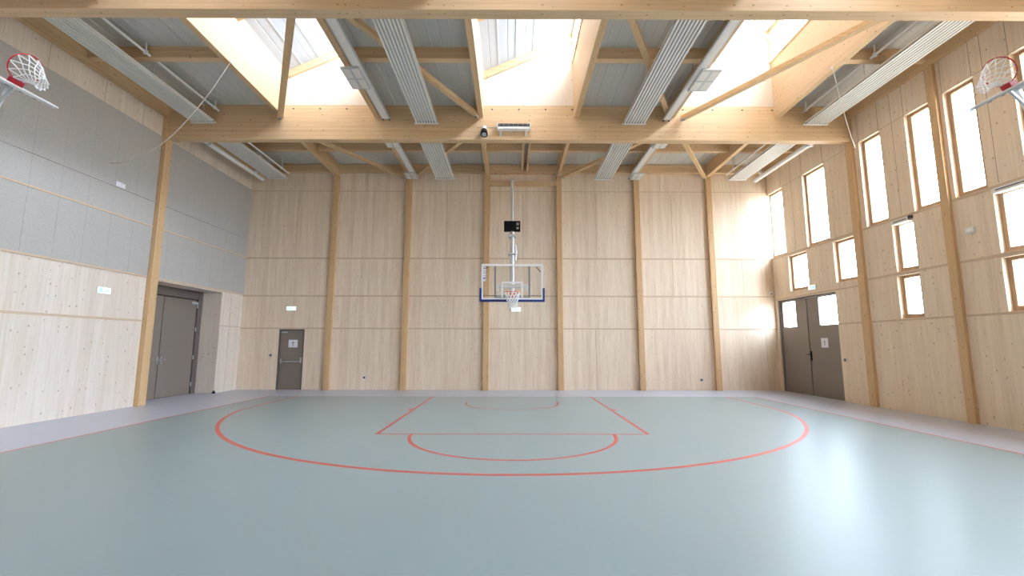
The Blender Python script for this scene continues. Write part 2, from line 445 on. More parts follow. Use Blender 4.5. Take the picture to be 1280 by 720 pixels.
XD = XL-.65                                    # plane of the recessed left doors
d2 = struct(empty('door_2', (XD, 13.3, 0)))
MB().box(XD-.06, XD, 13.16, 14.52, .01, 3.0).build('leaf', TAUPE, d2, bevel=.006)
MB().box(XD-.06, XD, 12.02, 13.13, .01, 3.0).build('leaf', TAUPE, d2, bevel=.006)
MB().box(XD-.10, XD+.03, 14.55, 14.75, 0, 3.3).box(XD-.10, XD+.03, 11.9, 12.0, 0, 3.3).box(XD-.08, XD+.02, 12.0, 14.55, 3.03, 3.3).build('frame', TAUPED, d2, bevel=.004)
MB().box(XD-.145, XD-.10, 11.9, 14.75, 0, 3.3).build('backing', TAUPED, d2)
MB().box(XD, XD+.03, 13.05, 13.10, 1.0, 1.22).tube([(XD+.01, 13.075, 1.13), (XD+.06, 13.075, 1.13), (XD+.06, 12.95, 1.12)], .011).build('handle', STEEL, d2)
MB().box(XD, XD+.03, 13.20, 13.25, 1.0, 1.22).tube([(XD+.01, 13.225, 1.13), (XD+.06, 13.225, 1.13), (XD+.06, 13.35, 1.12)], .011).build('handle', STEEL, d2)
MB().box(XD, XD+.07, 14.22, 14.50, 2.87, 2.94).build('door_closer', GALV, d2, bevel=.006)
for z in (.25, 1.1, 2.0, 2.75): MB().cyl((XD+.02, 14.54, z), (XD+.02, 14.54, z+.12), .014).build('hinge', STEEL, d2)

XE = XR+.07
d3 = struct(empty('door_3', (XE, 14.33, 0)))
def leaf(y0, y1, py0, py1):
    m = MB()
    m.box(XE, XE+.06, y0, y1, .01, 2.17)
    m.box(XE+.004, XE+.056, y0, py0, 2.185, 3.09); m.box(XE+.004, XE+.056, py1, y1, 2.185, 3.09)
    m.box(XE+.012, XE+.056, y0, y1, 2.15, 2.21); m.box(XE+.012, XE+.056, y0, y1, 3.07, 3.10)
    m.box(XE+.02, XE+.05, y0, y1, -.05, .012)
    l = m.build('leaf', TAUPE, d3, bevel=.004)
    MB().box(XE-.001, XE+.058, py0, py0+.03, 2.21, 3.07).box(XE-.001, XE+.058, py1-.03, py1, 2.21, 3.07).build('pane_bead', TAUPED, d3)
    MB().box(XE+.025, XE+.035, py0+.03, py1-.03, 2.21, 3.07).build('pane', TINT, d3)
leaf(12.955, 14.30, 12.955, 13.80); leaf(14.335, 15.66, 14.86, 15.62)
MB().box(XE-.03, XE+.10, 15.67, 15.76, 0, 3.16).box(XE-.005, XE+.10, 12.90, 12.95, 0, 3.16).box(XE-.02, XE+.10, 12.95, 15.67, 3.105, 3.16).build('frame', TAUPED, d3)
MB().box(XE+.02, XE+.05, 14.30, 14.335, 0, 3.1).build('rebate', DARK, d3)
MB().box(XE-.03, XE, 14.24, 14.29, 1.10, 1.40).tube([(XE-.01, 14.265, 1.30), (XE-.06, 14.265, 1.30), (XE-.06, 14.38, 1.29)], .012).build('handle', BLACK, d3)

# paper notices
def notice(name, c, axis, w, h, label):
    t = thing(name, c, label, 'notice')
    x, y, z = c
    if axis == 'X':
        MB().box(x-.004, x, y-w/2, y+w/2, z-h/2, z+h/2).build('sheet', PAPER, t)
        g = MB().box(x-.006, x-.004, y-.025, y+.025, z-.02, z+.06).box(x-.006, x-.004, y-.05, y+.05, z+.02, z+.035).box(x-.006, x-.004, y-.02, y+.02, z-.08, z-.03)
    else:
        MB().box(x-w/2, x+w/2, y-.004, y, z-h/2, z+h/2).build('sheet', PAPER, t)
        g = MB().box(x-.03, x+.03, y-.006, y-.004, z-.02, z+.07).box(x-.055, x+.055, y-.006, y-.004, z+.02, z+.04).box(x-.025, x+.025, y-.006, y-.004, z-.08, z-.03)
    g.build('pictogram', INKG, t)
notice('paper_notice', (-7.81, YB+.059, 1.61), 'Y', .32, .27, 'white paper notice taped to the small brown door in the back wall')
notice('paper_notice', (XE-.001, 13.62, 1.66), 'X', .30, .29, 'white paper notice taped to the brown double door in the right wall')

# exit signs
def exit_sign(c, axis, label):
    t = thing('exit_sign', c, label, 'exit sign'); x, y, z = c
    s = {'L': 1, 'R': -1, 'B': 0}[axis]
    if s:
        MB().box(x, x+s*.03, y-.17, y+.17, z-.075, z+.075).build('body', WHITE, t, bevel=.006)
        MB().box(x+s*.031, x+s*.036, y-.16, y+.16, z-.065, z+.065).build('face', EXITW, t)
        m = MB().box(x+s*.037, x+s*.038, y-.13, y-.05, z-.05, z+.05).box(x+s*.037, x+s*.038, y-.02, y+.08, z-.012, z+.012)
        m.add([(x+s*.0375, y+.07, z-.04), (x+s*.0375, y+.13, z), (x+s*.0375, y+.07, z+.04)], [(0,1,2)])
    else:
        MB().box(x-.17, x+.17, y-.03, y, z-.075, z+.075).build('body', WHITE, t, bevel=.006)
        MB().box(x-.16, x+.16, y-.036, y-.031, z-.065, z+.065).build('face', EXITW, t)
        m = MB().box(x-.01, x+.03, y-.038, y-.037, z-.05, z+.05).box(x-.12, x-.04, y-.038, y-.037, z-.012, z+.012)
        m.add([(x-.11, y-.0375, z-.04), (x-.15, y-.0375, z), (x-.11, y-.0375, z+.04)], [(0,1,2)])
    m.build('pictogram', EXITG, t)
exit_sign((XL, 10.44, 2.84), 'L', 'lit green and white exit sign on the pale left wall')
exit_sign((-7.92, YB, 2.86), 'B', 'lit green and white exit sign on the back wall above the single door')
exit_sign((.15, YB, 2.84), 'B', 'lit white exit sign on the back wall just below the main hoop net')
exit_sign((XR, 13.84, 3.40), 'R', 'lit exit sign on the right wall above the brown double door')

# small wall fittings
def socket(c, axis, label, r=.055):
    t = thing('wall_socket', c, label, 'wall socket'); x, y, z = c
    if axis == 'Y':
        MB().cyl((x, y, z), (x, y-.018, z), r, 20).build('ring', STEEL, t, smooth=True)
        MB().cyl((x, y-.0185, z), (x, y-.022, z), r*.62, 16).build('insert', DARK, t)
    else:
        MB().box(x-.02, x, y-r, y+r, z-r, z+r).build('plate', STEEL, t, bevel=.005)
        MB().box(x-.024, x-.020, y-r*.5, y+r*.5, z-r*.6, z+r*.6).build('insert', DARK, t)
socket((-8.55, YB, 1.2), 'Y', 'round steel key switch on the back wall left of the small brown door')
socket((-5.2, YB, .43), 'Y', 'round steel socket low on the back wall between first and second left posts')
socket((6.7, YB, .36), 'Y', 'round steel socket low on the back wall near the right-hand corner post')
socket((XR, 12.74, 1.17), 'X', 'small square steel switch on the right wall beside the brown double door')
t = thing('motion_detector', (XR-.02, 8.91, 3.95), 'white round motion detector on the right wall between posts and windows', 'detector')
MB().box(XR-.03, XR, 8.85, 9.02, 3.90, 4.02).build('back_box', WHITE, t, bevel=.01)
MB().tube([(XR-.025, 8.90, 3.93), (XR-.07, 8.90, 3.92), (XR-.10, 8.90, 3.915)], [.06, .055, .025], 16).build('lens', WHITE, t, smooth=True)
t = thing('wall_sensor', (XR-.1, YB, 3.44), 'small white sensor high in the back right corner', 'sensor')
MB().box(XR-.18, XR-.08, YB-.05, YB, 3.38, 3.50).build('casing', WHITE, t, bevel=.012)
MB().cyl((XR-.13, YB-.05, 3.42), (XR-.13, YB-.07, 3.42), .02).build('eye', DARK, t)
tag(B(XL+.022, XL+.045, 10.40, 10.66, 5.41, 5.53).build('wall_tag', PAPER, bevel=.004), 'small white plate on the upper grey lining of the left wall', 'plate')
t = thing('door_stop', (XL+.02, 14.72, 0), 'small black door stop on the floor beside the left double door alcove', 'door stop')
MB().cyl((XL+.03, 14.70, 0), (XL+.03, 14.70, .045), .05, 16).build('base', BLACK, t)
MB().cyl((XL+.03, 14.70, .045), (XL+.03, 14.70, .085), .035, 16).build('rubber_cap', DARK, t)

# ------------------------------------------------------------------ roof
def corrugated(x0, x1, y0, y1, z_at, mi=0, mb=None, thick=.02):
    """trapezoidal sheet with ribs along Y; z_at(x) gives the underside"""
    mb = mb or MB(); P = .48; prof = []
    x = x0
    pts = [(0, 0), (.2, 0), (.206, .007), (.228, .007), (.234, 0), (.43, 0), (.437, -.012), (.463, -.012), (.47, 0), (.48, 0)]
    while x < x1-1e-6:
        for a_, h in pts[:-1]:
            if x+a_ <= x1+1e-6: prof.append((x+a_, h))
        x += P
    prof.append((x1, 0))
    v = [];
    for px, h in prof: v += [(px, y0, z_at(px)+h), (px, y1, z_at(px)+h)]
    n = len(prof); mb.add(v, [(2*i, 2*i+2, 2*i+3, 2*i+1) for i in range(n-1)], mi)
    return mb
SKYB = [(BEAMS[1]+BW, BEAMS[0]), (2.0+BW, BEAMS[1])]
PAIRS = [(J[0], J[1]), (J[2], J[3]), (J[4], J[5])]
ce = MB()
sx = [XL]+[x for p in PAIRS for x in (p[0]-.05, p[1]+.05)]+[XR]
for a_, c_ in zip(sx[0::2], sx[1::2]):
    corrugated(a_, c_, YF, YB, lambda x: ZD, 0, ce); ce.box(a_, c_, YF-T, YB+T, ZD+.1, ZD+.5, 1)
for p in PAIRS:
    for y0, y1 in ((BEAMS[0], YB), (YF, SKYB[-1][0])):
        corrugated(p[0]-.05, p[1]+.05, y0+(.0 if y0 > 0 else 0), y1, lambda x: ZD, 0, ce)
        ce.box(p[0]-.05, p[1]+.05, y0+.02 if y0 > 0 else YF-T, y1+T if y0 > 0 else y1, ZD+.1, ZD+.5, 1)
# the slab between two skylights of neighbouring bays (above the beams)
for yb in (6.88,):
    for p in PAIRS: ce.box(p[0]-.05, p[1]+.05, yb+.035, yb+BW-.035, ZD+.02, ZD+.5, 1)
ceiling = struct(ce.build('ceiling', [DECKM, WALLW]))

SL = .46
ZL0 = 9.02                                      # underside of the skylight rafters at the low side
def z_roof(x, x0): return ZL0+.22+(x-x0)*SL
def skylight(p, y0, y1, label, i):
    x0, x1 = p[0]+.08, p[1]-.08                 # inner faces
    if label: e = thing('skylight', ((x0+x1)/2, (y0+y1)/2, ZD), label, 'skylight')
    else: e = struct(empty('window_%d' % (len(allw)+i), ((x0+x1)/2, (y0+y1)/2, ZD)))
    zt = z_roof(x1, x0)
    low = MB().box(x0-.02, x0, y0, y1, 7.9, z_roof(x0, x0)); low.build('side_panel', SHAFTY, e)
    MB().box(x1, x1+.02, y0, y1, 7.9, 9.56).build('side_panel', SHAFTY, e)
    g = 1.4                                      # far and near gable panels
    out = [(x0-.02, ZD), (x1+.02, ZD), (x1+.02, z_roof(x1+.02, x0)), (x0-.02, z_roof(x0-.02, x0))]
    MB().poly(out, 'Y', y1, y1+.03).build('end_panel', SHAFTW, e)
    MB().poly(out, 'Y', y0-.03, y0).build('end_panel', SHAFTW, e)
    def raf(ya, yb_):
        o = [(x0, z_roof(x0, x0)-.22), (x1, z_roof(x1, x0)-.22), (x1, z_roof(x1, x0)), (x0, z_roof(x0, x0))]
        MB().poly(o, 'Y', ya, yb_).build('rafter', BEAMX, e)
    raf(y1-.07, y1); raf(y0, y0+.07); raf((y0+y1)/2-.06, (y0+y1)/2+.04)
    corrugated(x0-.02, x1+.08, y0-.03, y1+.03, lambda x: z_roof(x, x0)).build('roof_sheet', DECKL, e)
    s = MB()
    s.poly([(x0-.1, z_roof(x0-.1, x0)+.06), (x1+.10, z_roof(x1+.10, x0)+.06), (x1+.10, z_roof(x1+.1, x0)+.2), (x0-.1, z_roof(x0-.1, x0)+.2)], 'Y', y0-.1, y1+.1)
    s.box(x0-.2, x0-.02, y0-.1, y1+.1, ZD+.3, z_roof(x0, x0)+.1)
    s.box(x1+.02, x1+.2, y0-.1, y1+.1, ZD+.3, 9.54)
    s.poly([(x0-.02, ZD+.3), (x1+.1, ZD+.3), (x1+.1, z_roof(x1, x0)+.1), (x0-.02, z_roof(x0, x0)+.1)], 'Y', y1+.03, y1+.1)
    s.poly([(x0-.02, ZD+.3), (x1+.1, ZD+.3), (x1+.1, z_roof(x1, x0)+.1), (x0-.02, z_roof(x0, x0)+.1)], 'Y', y0-.1, y0-.03)
    s.build('outer_cladding', DECKM, e)
    gm = MB(); zt2 = z_roof(x1, x0)-.14
    gm.box(x1-.03, x1+.06, y0, y1, 9.54, 9.60); gm.box(x1-.03, x1+.06, y0, y1, zt2, zt2+.14)
    ym = (y0+y1)/2
    for y in (y0+.03, ym, y1-.03): gm.box(x1-.02, x1+.06, y-.03, y+.03, 9.60, zt2)
    gm.build('glazing_frame', BEAMY, e)
    MB().box(x1+.02, x1+.035, y0+.06, ym-.03, 9.60, zt2).build('glazing', PANE, e)
    MB().box(x1+.02, x1+.035, ym+.03, y1-.06, 9.60, zt2).build('glazing', PANE, e)
    return e
SLAB = ['left skylight well with white lit lining above the cross beam', 'middle skylight well above the floodlight on the cross beam', 'right skylight well with orange timber side beside the right radiant panel']
i = 0
for bi, (y0, y1) in enumerate(SKYB):
    for p, l in zip(PAIRS, SLAB):
        i += 1; skylight(p, y0, y1, l if bi == 0 else None, i)

# ---- beams
def beam(y, label):
    t = thing('glulam_beam', ((XL+XR)/2, y+BW/2, 7.24), label, 'beam')
    B(XL+.13, XR-.08, y, y+BW, 7.24, ZD).build('timber', BEAMX, t, bevel=.008)
    return t
b2 = beam(BEAMS[0], 'deep glulam cross beam in mid view carrying the floodlight')
b1 = beam(BEAMS[1], 'nearest glulam cross beam running along the top of the view')
mb = None
for p in PAIRS:
    w = p[1]-p[0]-.3
    for k in range(4):
        x = p[0]+.25+w*(k+.1)/3.2*1.0
        MB().cyl((x, BEAMS[0], 8.14), (x, BEAMS[0]-.012, 8.14), .022, 10).build('bolt', DARK, b2)
for y in HB: trim(B(XL+.13, XR-.08, y, y+BW, 7.24, ZD), BEAMX)

# ---- joists on the post lines, and purlins between them
jn = ['left side of the left skylight', 'right side of the left skylight', 'left side of the middle skylight', 'right side of the middle skylight', 'left side of the right skylight', 'right side of the right skylight']
for x, n_ in zip(J, jn):
    tag(B(x-.06, x+.06, BEAMS[1]+BW, BEAMS[0], 7.9, ZD).build('roof_joist', BEAMY, bevel=.005), 'timber joist framing the '+n_, 'joist')
jb = ['above the back wall post beside the small door', 'above the second back wall post from the left', 'above the back wall post left of the backboard',
      'above the back wall post right of the backboard', 'above the second back wall post from the right', 'above the back wall post nearest the right corner']
for k, (x, n_) in enumerate(zip(COLX, jb)):
    w = .07 if k in (0, 5) else .055
    tag(B(x-w, x+w, BEAMS[0]+BW, YB, 7.79, ZD).build('roof_joist', BEAMY, bevel=.005), 'timber joist in the far bay, '+n_, 'joist')
for x in (.36, .56):
    tag(B(x-.035, x+.035, BEAMS[0]+BW, YB-.13, 7.97, ZD).build('roof_joist', BEAMY, bevel=.004),
        'narrow timber joist in the far bay, '+('left' if x < .5 else 'right')+' one of the close pair above the backboard', 'joist', )
for yb in HB+[BEAMS[1]]:
    for x in J:
        if yb > YF: trim(B(x-.06, x+.06, (yb-BAY+BW if yb > -12 else YF), yb, 7.9, ZD), BEAMY)
# mid bay purlins
spans = [(XL+.12, J[0]-.06, 'between left wall and left skylight'), (J[1]+.06, J[2]-.06, 'between left and middle skylights'),
         (J[3]+.06, J[4]-.06, 'between middle and right skylights'), (J[5]+.06, XR-.12, 'between right skylight and right wall')]
for a_, c_, n_ in spans:
    tag(B(a_, c_, 9.24, 9.40, 7.98, ZD).build('purlin', BEAMX, bevel=.005), 'short timber purlin in the skylight bay '+n_, 'purlin')
for k in (1, 2, 3):
    for a_, c_, n_ in spans: trim(B(a_, c_, 9.24-BAY*k, 9.40-BAY*k, 7.98, ZD), BEAMX)
ed = [XL+.12]+[x for k, c in enumerate(COLX) for x in (c-(.07 if k in (0, 5) else .055), c+(.07 if k in (0, 5) else .055))]+[XR-.12]
nm = ['at the left wall', 'between first and second joists from the left', 'left of the backboard bay', 'above the backboard', 'right of the backboard bay', 'between the last two joists on the right', 'at the right wall']
for (a_, c_), n_ in zip(zip(ed[0::2], ed[1::2]), nm):
    mid = n_ == 'above the backboard'
    if not mid:
        tag(B(a_, c_, 14.02, 14.16, 7.98, ZD).build('purlin', BEAMX, bevel=.005), 'timber purlin across the far bay '+n_, 'purlin')
        tag(B(a_, c_, YB-.16, YB, 7.93, ZD-.02).build('wall_plate', BEAMX, bevel=.005), 'timber wall plate along the back wall top '+n_, 'wall plate')
    else:
        for u0, u1, s in ((a_, .325, 'left'), (.595, c_, 'right')):
            tag(B(u0, u1, 14.02, 14.16, 7.98, ZD).build('purlin', BEAMX, bevel=.005), 'timber purlin across the far bay above the backboard, %s piece' % s, 'purlin')
        tag(B(a_, c_, YB-.13, YB, 7.90, ZD-.02).build('wall_plate', BEAMX, bevel=.005), 'timber wall plate along the back wall top above the backboard', 'wall plate')
tag(B(COLX[2]+.10, COLX[3]-.10, YB-.14, YB, 7.42, 7.60).build('cross_rail', BEAMX, bevel=.005), 'horizontal timber rail between two back wall posts carrying the basket mast', 'rail')
# edge beams along the side walls
tag(B(XL, XL+.12, BEAMS[1]+BW, BEAMS[0]-.06, 7.86, ZD).build('edge_beam', BEAMY, bevel=.005), 'timber edge beam along the left wall top, skylight bay', 'edge beam')
tag(B(XL, XL+.12, BEAMS[0]+BW, YB, 7.9, ZD).build('edge_beam', BEAMY, bevel=.005), 'timber edge beam along the left wall top, far bay', 'edge beam')
tag(B(XR-.12, XR, BEAMS[1]+BW, BEAMS[0], 7.89, ZD).build('edge_beam', BEAMY, bevel=.005), 'timber edge beam along the right wall top, skylight bay', 'edge beam')
tag(B(XR-.12, XR, BEAMS[0]+BW+.02, YB, 7.9, ZD).build('edge_beam', BEAMY, bevel=.005), 'timber edge beam along the right wall top, far bay', 'edge beam')
trim(B(XL, XL+.12, YF, BEAMS[1], 7.86, ZD), BEAMY); trim(B(XR-.12, XR, YF, BEAMS[1], 7.89, ZD), BEAMY)

# ---- wind braces
def brace(p, q, z, w, h, label):
    p, q = Vector((*p, z)), Vector((*q, z)); t = thing('diagonal_brace', p, label, 'brace')
    MB().bar(p, q, w, h).build('timber', BEAMY, t, bevel=.004)
    d = (q-p).normalized()
    for e, s in ((p, -1), (q, 1)):
        MB().bar(e-d*.10*s, e+d*.055*s, w*.5, h+.02).build('steel_shoe', GALV, t, bevel=.004)
        MB().cyl(e-d*.03*s-Vector((0, 0, h/2+.012)), e-d*.03*s-Vector((0, 0, h/2+.022)), .02, 8).build('bolt', DARK, t)
F = BEAMS[1]+BW+.10; G = BEAMS[0]-.10
brace((J[1]-.15, F), (J[0]+.02, G), 7.84, .15, .11, 'diagonal timber brace crossing in front of the left skylight')
brace((J[1]+.20, F), (J[2]-.10, G), 7.92, .13, .11, 'diagonal timber brace running above the second radiant panel from the left')
brace((J[3]+.12, F), (J[4]-.10, G), 7.92, .13, .11, 'diagonal timber brace running above the third radiant panel from the left')
brace((J[5]-.02, F), (J[4]+.28, G), 7.84, .15, .11, 'long diagonal timber brace crossing in front of the right skylight')
F2, G2 = BEAMS[0]+BW+.1, YB-.22
brace((COLX[0]+.12, F2), (COLX[1]-.18, G2), 7.73, .12, .10, 'far bay diagonal brace, leftmost, ending at second back wall post')
brace((COLX[2]-.1, F2), (COLX[1]+.22, G2), 7.73, .12, .10, 'far bay diagonal brace passing above the second far radiant panel')
brace((COLX[4]-.1, F2), (COLX[3]+.14, G2), 7.73, .12, .10, 'far bay diagonal brace passing above the third far radiant panel')
brace((COLX[4]+.12, F2), (COLX[5]-.18, G2), 7.73, .12, .10, 'far bay diagonal brace, rightmost, ending at the last back wall post')

# ---- radiant ceiling panels
def radiant(x0, x1, y0, y1, z, hm, label):
    t = thing('radiant_panel', ((x0+x1)/2, (y0+y1)/2, z), label, 'radiant ceiling panel', 'radiant panels under the roof')
    n = 8; w = x1-x0; prof = []
    for i in range(n):
        a_ = x0+w*i/n; s = w/n
        prof += [(a_, z+.035), (a_+s*.17, z+.035), (a_+s*.19, z+.001), (a_+s*.5, z), (a_+s*.81, z+.001), (a_+s*.83, z+.035)]
    prof += [(x1, z+.035), (x1, z+.075), (x0, z+.075)]
    k = len(prof); v = [(a_, y0+.02, b_) for a_, b_ in prof]+[(a_, y1-.02, b_) for a_, b_ in prof]
    pm = MB().add(v, [(i, (i+1) % k, k+(i+1) % k, k+i) for i in range(k)]+[tuple(range(k)), tuple(range(k, 2*k))])
    pm.m = [1 if (i < 6*n and i % 6 in (0, 1, 5)) else 0 for i in range(k)]+[0, 0]  # groove faces get the painted shade grey
    pm.build('panel', [PANELW, PANELG], t)
    for y, s in ((y0, 1), (y1, -1)):
        MB().box(x0-.035, x1+.035, y-.02, y+.02, z-.012, z+.035).build('header', WHITE, t, bevel=.006)
        MB().box(x0+.01, x1-.01, y+s*.022, y+s*.075, z+.010, z+.034).build('slot_row', DARK, t)
    for y in (y0+.35, hm, y1-.35):
        h = MB().box(x0+.02, x1-.02, y-.02, y+.02, z+.075, z+.10)
        top = 7.98 if abs(y-9.32) < .09 or abs(y-14.09) < .08 else ZD+.05
        for x in (x0+.08, x1-.08): h.cyl((x, y, z+.09), (x, y, top), .006, 6)
        h.build('hanger', GALV, t)
RY = (BEAMS[1]+BW+.12, 11.62)
for (x0, x1), hm, l in zip([(-8.87, -8.27), (-2.69, -2.09), (3.08, 3.68), (8.13, 8.74)], (9.6, 9.26, 9.84, 9.6), ['along the left wall', 'second from the left', 'third from the left', 'along the right wall']):
    radiant(x0, x1, RY[0], RY[1], 7.67, hm, 'white ribbed radiant panel in the skylight bay, '+l)
for (x0, x1), hm, l in zip([(-8.86, -8.2), (-2.78, -2.12), (3.0, 3.62), (7.90, 8.52)], (13.8, 14.06, 13.68, 13.8), ['nearest the left wall', 'left of the backboard', 'right of the backboard', 'nearest the right wall']):
    radiant(x0, x1, BEAMS[0]+BW+.12, 15.5, 7.56, hm, 'white ribbed radiant panel in the far bay behind the beam, '+l)

# ---- linear luminaires beside the joists
def luminaire(x0, x1, y0, y1, z, bx, label, boxes):
    t = thing('linear_luminaire', ((x0+x1)/2, (y0+y1)/2, z), label, 'ceiling light', 'linear luminaires beside the joists')
    MB().box(x0, x1, y0, y1, z, z+.06).build('trough', GALV, t, bevel=.006)
    MB().box(x0+.035, x1-.035, y0+.05, y1-.05, z-.006, z+.001).build('diffuser', PANELW, t)
    for a_, c_ in boxes:
        p = MB().box(bx[0], bx[1], a_, c_, z-.05, z-.008); q = MB()
        g = (c_-a_); w = bx[1]-bx[0]
        pb = p.build('driver_box', GALV, t, bevel=.005)
        for i in range(2):
            for j in range(2):
                q.box(bx[0]+w*(.07+.5*i), bx[0]+w*(.43+.5*i), a_+g*(.06+.48*j), a_+g*(.46+.48*j), z-.056, z-.0505)
        q.build('cover_plate', PANELW, pb)
    MB().box(x0+.02, x0+.05, y1-.03, y1+.04, z-.02, z+.02).box(x1-.05, x1-.02, y1-.03, y1+.04, z-.02, z+.02).build('end_clip', DARK, t)
    h = MB()
    for y in (y0+.4, (y0+y1)/2+.35, y1-.4): h.cyl(((x0+x1)/2, y, z+.055), ((x0+x1)/2, y, ZD+.05), .008, 6)
    h.build('hanger', GALV, t)
luminaire(-3.62, -3.38, RY[0], 11.58, 7.77, (-3.88, -3.45), 'slim white linear light beside the left skylight', [(9.2, 10.05)])
luminaire(4.16, 4.38, RY[0], 11.60, 7.77, (4.27, 4.72), 'slim white linear light beside the right skylight', [(9.25, 10.1)])
luminaire(-3.64, -3.42, 12.05, 15.5, 7.60, (-3.82, -3.40), 'slim white linear light in the far bay left of the backboard', [(12.1, 12.9), (14.9, 15.5)])
luminaire(4.22, 4.44, 12.05, 15.5, 7.60, (4.28, 4.66), 'slim white linear light in the far bay right of the backboard', [(12.1, 12.9), (14.9, 15.5)])

# ---- pipes
def pipe(x, y0, y1, z, r, label, sup):
    t = thing('heating_pipe', (x, (y0+y1)/2, z), label, 'pipe')
    MB().cyl((x, y0, z), (x, y1, z), r, 12).build('tube', WHITE, t, smooth=True)
    for y in sup:
        MB().box(x-r-.012, x+r+.012, y-.02, y+.02, z-r-.012, z+r+.012).cyl((x, y, z+r), (x, y, ZD+.05), .018, 8).build('clamp', WHITE, t)
pipe(-8.17, RY[0], 11.6, 8.02, .028, 'thin white heating pipe beside the left wall radiant panel', (9.12, 11.45))
pipe(8.08, RY[0], 11.6, 8.02, .028, 'thin white heating pipe beside the right wall radiant panel', (9.12, 11.45))
pipe(-8.08, 12.05, 15.4, 7.72, .025, 'thin white heating pipe beside the far left radiant panel', (12.4, 14.9))
pipe(7.78, 12.05, 15.4, 7.72, .025, 'thin white heating pipe beside the far right radiant panel', (12.4, 14.9))
def duct(x, s, label):
    t = thing('round_duct', (x, 13.9, 7.6), label, 'duct')
    MB().cyl((x, 12.0, 7.58), (x, 15.55, 7.58), .075, 20).build('tube', WHITE, t, smooth=True)
    MB().tube([(x+s*.02, 15.1, 7.62), (x+s*.10, 15.1, 7.72), (x+s*.13, 15.1, 7.85), (x+s*.13, 15.1, ZD+.02)], .06, 16).build('branch', WHITE, t, smooth=True)
    MB().cyl((x, 15.55, 7.58), (x, 15.60, 7.58), .085, 20).build('end_cap', WHITE, t)
    MB().box(x-.09, x+.09, 12.6, 12.64, 7.49, 7.67).cyl((x, 12.62, 7.66), (x, 12.62, ZD+.05), .01, 6).build('strap', GALV, t)
duct(-9.14, 1, 'round white duct high in the far left corner under the roof')
duct(8.93, -1, 'round white duct high in the far right corner under the roof')

# ---- fittings on the cross beam
YM = BEAMS[0]
t = thing('floodlight', (.03, YM, 7.45), 'grey and white floodlight bar mounted on the front of the cross beam', 'floodlight')
MB().box(-.40, .47, YM-.20, YM-.06, 7.545, 7.62).build('housing', DARK, t, bevel=.01)
m = MB().box(-.42, .49, YM-.19, YM-.05, 7.47, 7.54); m.build('reflector', WHITE, t, bevel=.008)
MB().box(-.43, -.40, YM-.21, YM-.04, 7.50, 7.64).box(.47, .50, YM-.21, YM-.04, 7.50, 7.64).build('end_cap', GALV, t)
m = MB()
for i in range(7): m.box(-.37+i*.13, -.365+i*.13, YM-.205, YM-.06, 7.55, 7.63)
m.build('fin', GALV, t)
for x in (-.33, .38):
    MB().box(x-.03, x+.03, YM-.12, YM, 7.46, 7.475).box(x-.03, x+.03, YM-.02, YM, 7.34, 7.475).bar((x, YM-.11, 7.46), (x, YM-.01, 7.36), .05, .012).build('bracket', WHITE, t)
t = thing('spotlight', (-.78, YM, 7.45), 'small white spotlight with black round head on the cross beam', 'spotlight')
MB().box(-.83, -.73, YM-.10, YM, 7.45, 7.62).build('mounting_box', WHITE, t, bevel=.02)
MB().tube([(-.78, YM-.10, 7.55), (-.78, YM-.17, 7.46), (-.78, YM-.20, 7.38)], [.05, .065, .07], 16).build('body', WHITE, t, smooth=True)
MB().tube([(-.78, YM-.17, 7.42), (-.775, YM-.26, 7.27)], [.085, .10], 20).build('head', BLACK, t, smooth=True)
MB().cyl((-.775, YM-.2605, 7.269), (-.7745, YM-.266, 7.26), .065, 20).build('lens', STEEL, t)
m = MB().box(-1.00, -.992, YM-.012, YM, 7.60, 7.92).box(-1.0, -.83, YM-.012, YM, 7.594, 7.606).box(-.73, -.42, YM-.012, YM, 7.594, 7.606)
tag(m.build('conduit', plain('conduit_white', (.62, .56, .5), .5)), 'thin surface conduit running down the cross beam to the floodlight', 'conduit')

# ---- ropes
def rope(p, q, sag, label, r=.011):
    p, q = Vector(p), Vector(q); t = thing('rope', p, label, 'rope')
    pts = [p.lerp(q, i/24)-Vector((0, 0, sag*4*(i/24)*(1-i/24))) for i in range(25)]
    MB().tube(pts, r, 6).build('cord', ROPE, t, smooth=True)
    MB().cyl(p+Vector((0, 0, -.04)), p+Vector((0, 0, .03)), .022, 8).build('hook', STEEL, t)
rope((-6.38, 9.30, 7.93), (XL+.03, 10.2, 5.9), .66, 'pale rope hanging from the left skylight joist to the left wall')
rope((7.36, 9.45, 7.93), (XR-.02, 11.62, 7.0), .22, 'pale rope hanging from the right skylight joist to the right wall', .008)

# ------------------------------------------------------------------ baskets
def net(c, ax1, ax2, path, r_at, parent, n=12, rows=6, rad=.008):
    """diamond mesh; path(t)->centre offset, r_at(t)->radius"""
    mb = MB(); rr = rows
    def P(i, k):
        t = (0, .34, .48, .61, .74, .87, 1)[i]; th = 2*PI*(k+(.5 if i % 2 else 0))/n
        return c+path(t)+(ax1*math.cos(th)+ax2*math.sin(th))*r_at(t)
    for i in range(rr):
        for k in range(n):
            a_ = P(i, k)
            if i % 2 == 0: nb = (P(i+1, k), P(i+1, (k-1) % n))
            else: nb = (P(i+1, k), P(i+1, (k+1) % n))
            for b_ in nb: mb.tube([a_, b_], rad, 4)
    return mb.build('net', NETM, parent)

def ring(c, n_, parent, mat, R=.225):
    n_ = n_.normalized(); a1 = n_.orthogonal().normalized(); a2 = n_.cross(a1)
    pts = [c+(a1*math.cos(2*PI*i/40)+a2*math.sin(2*PI*i/40))*R for i in range(40)]
    return MB().tube(pts, .010, 8, closed=True).build('ring', mat, parent, smooth=True)

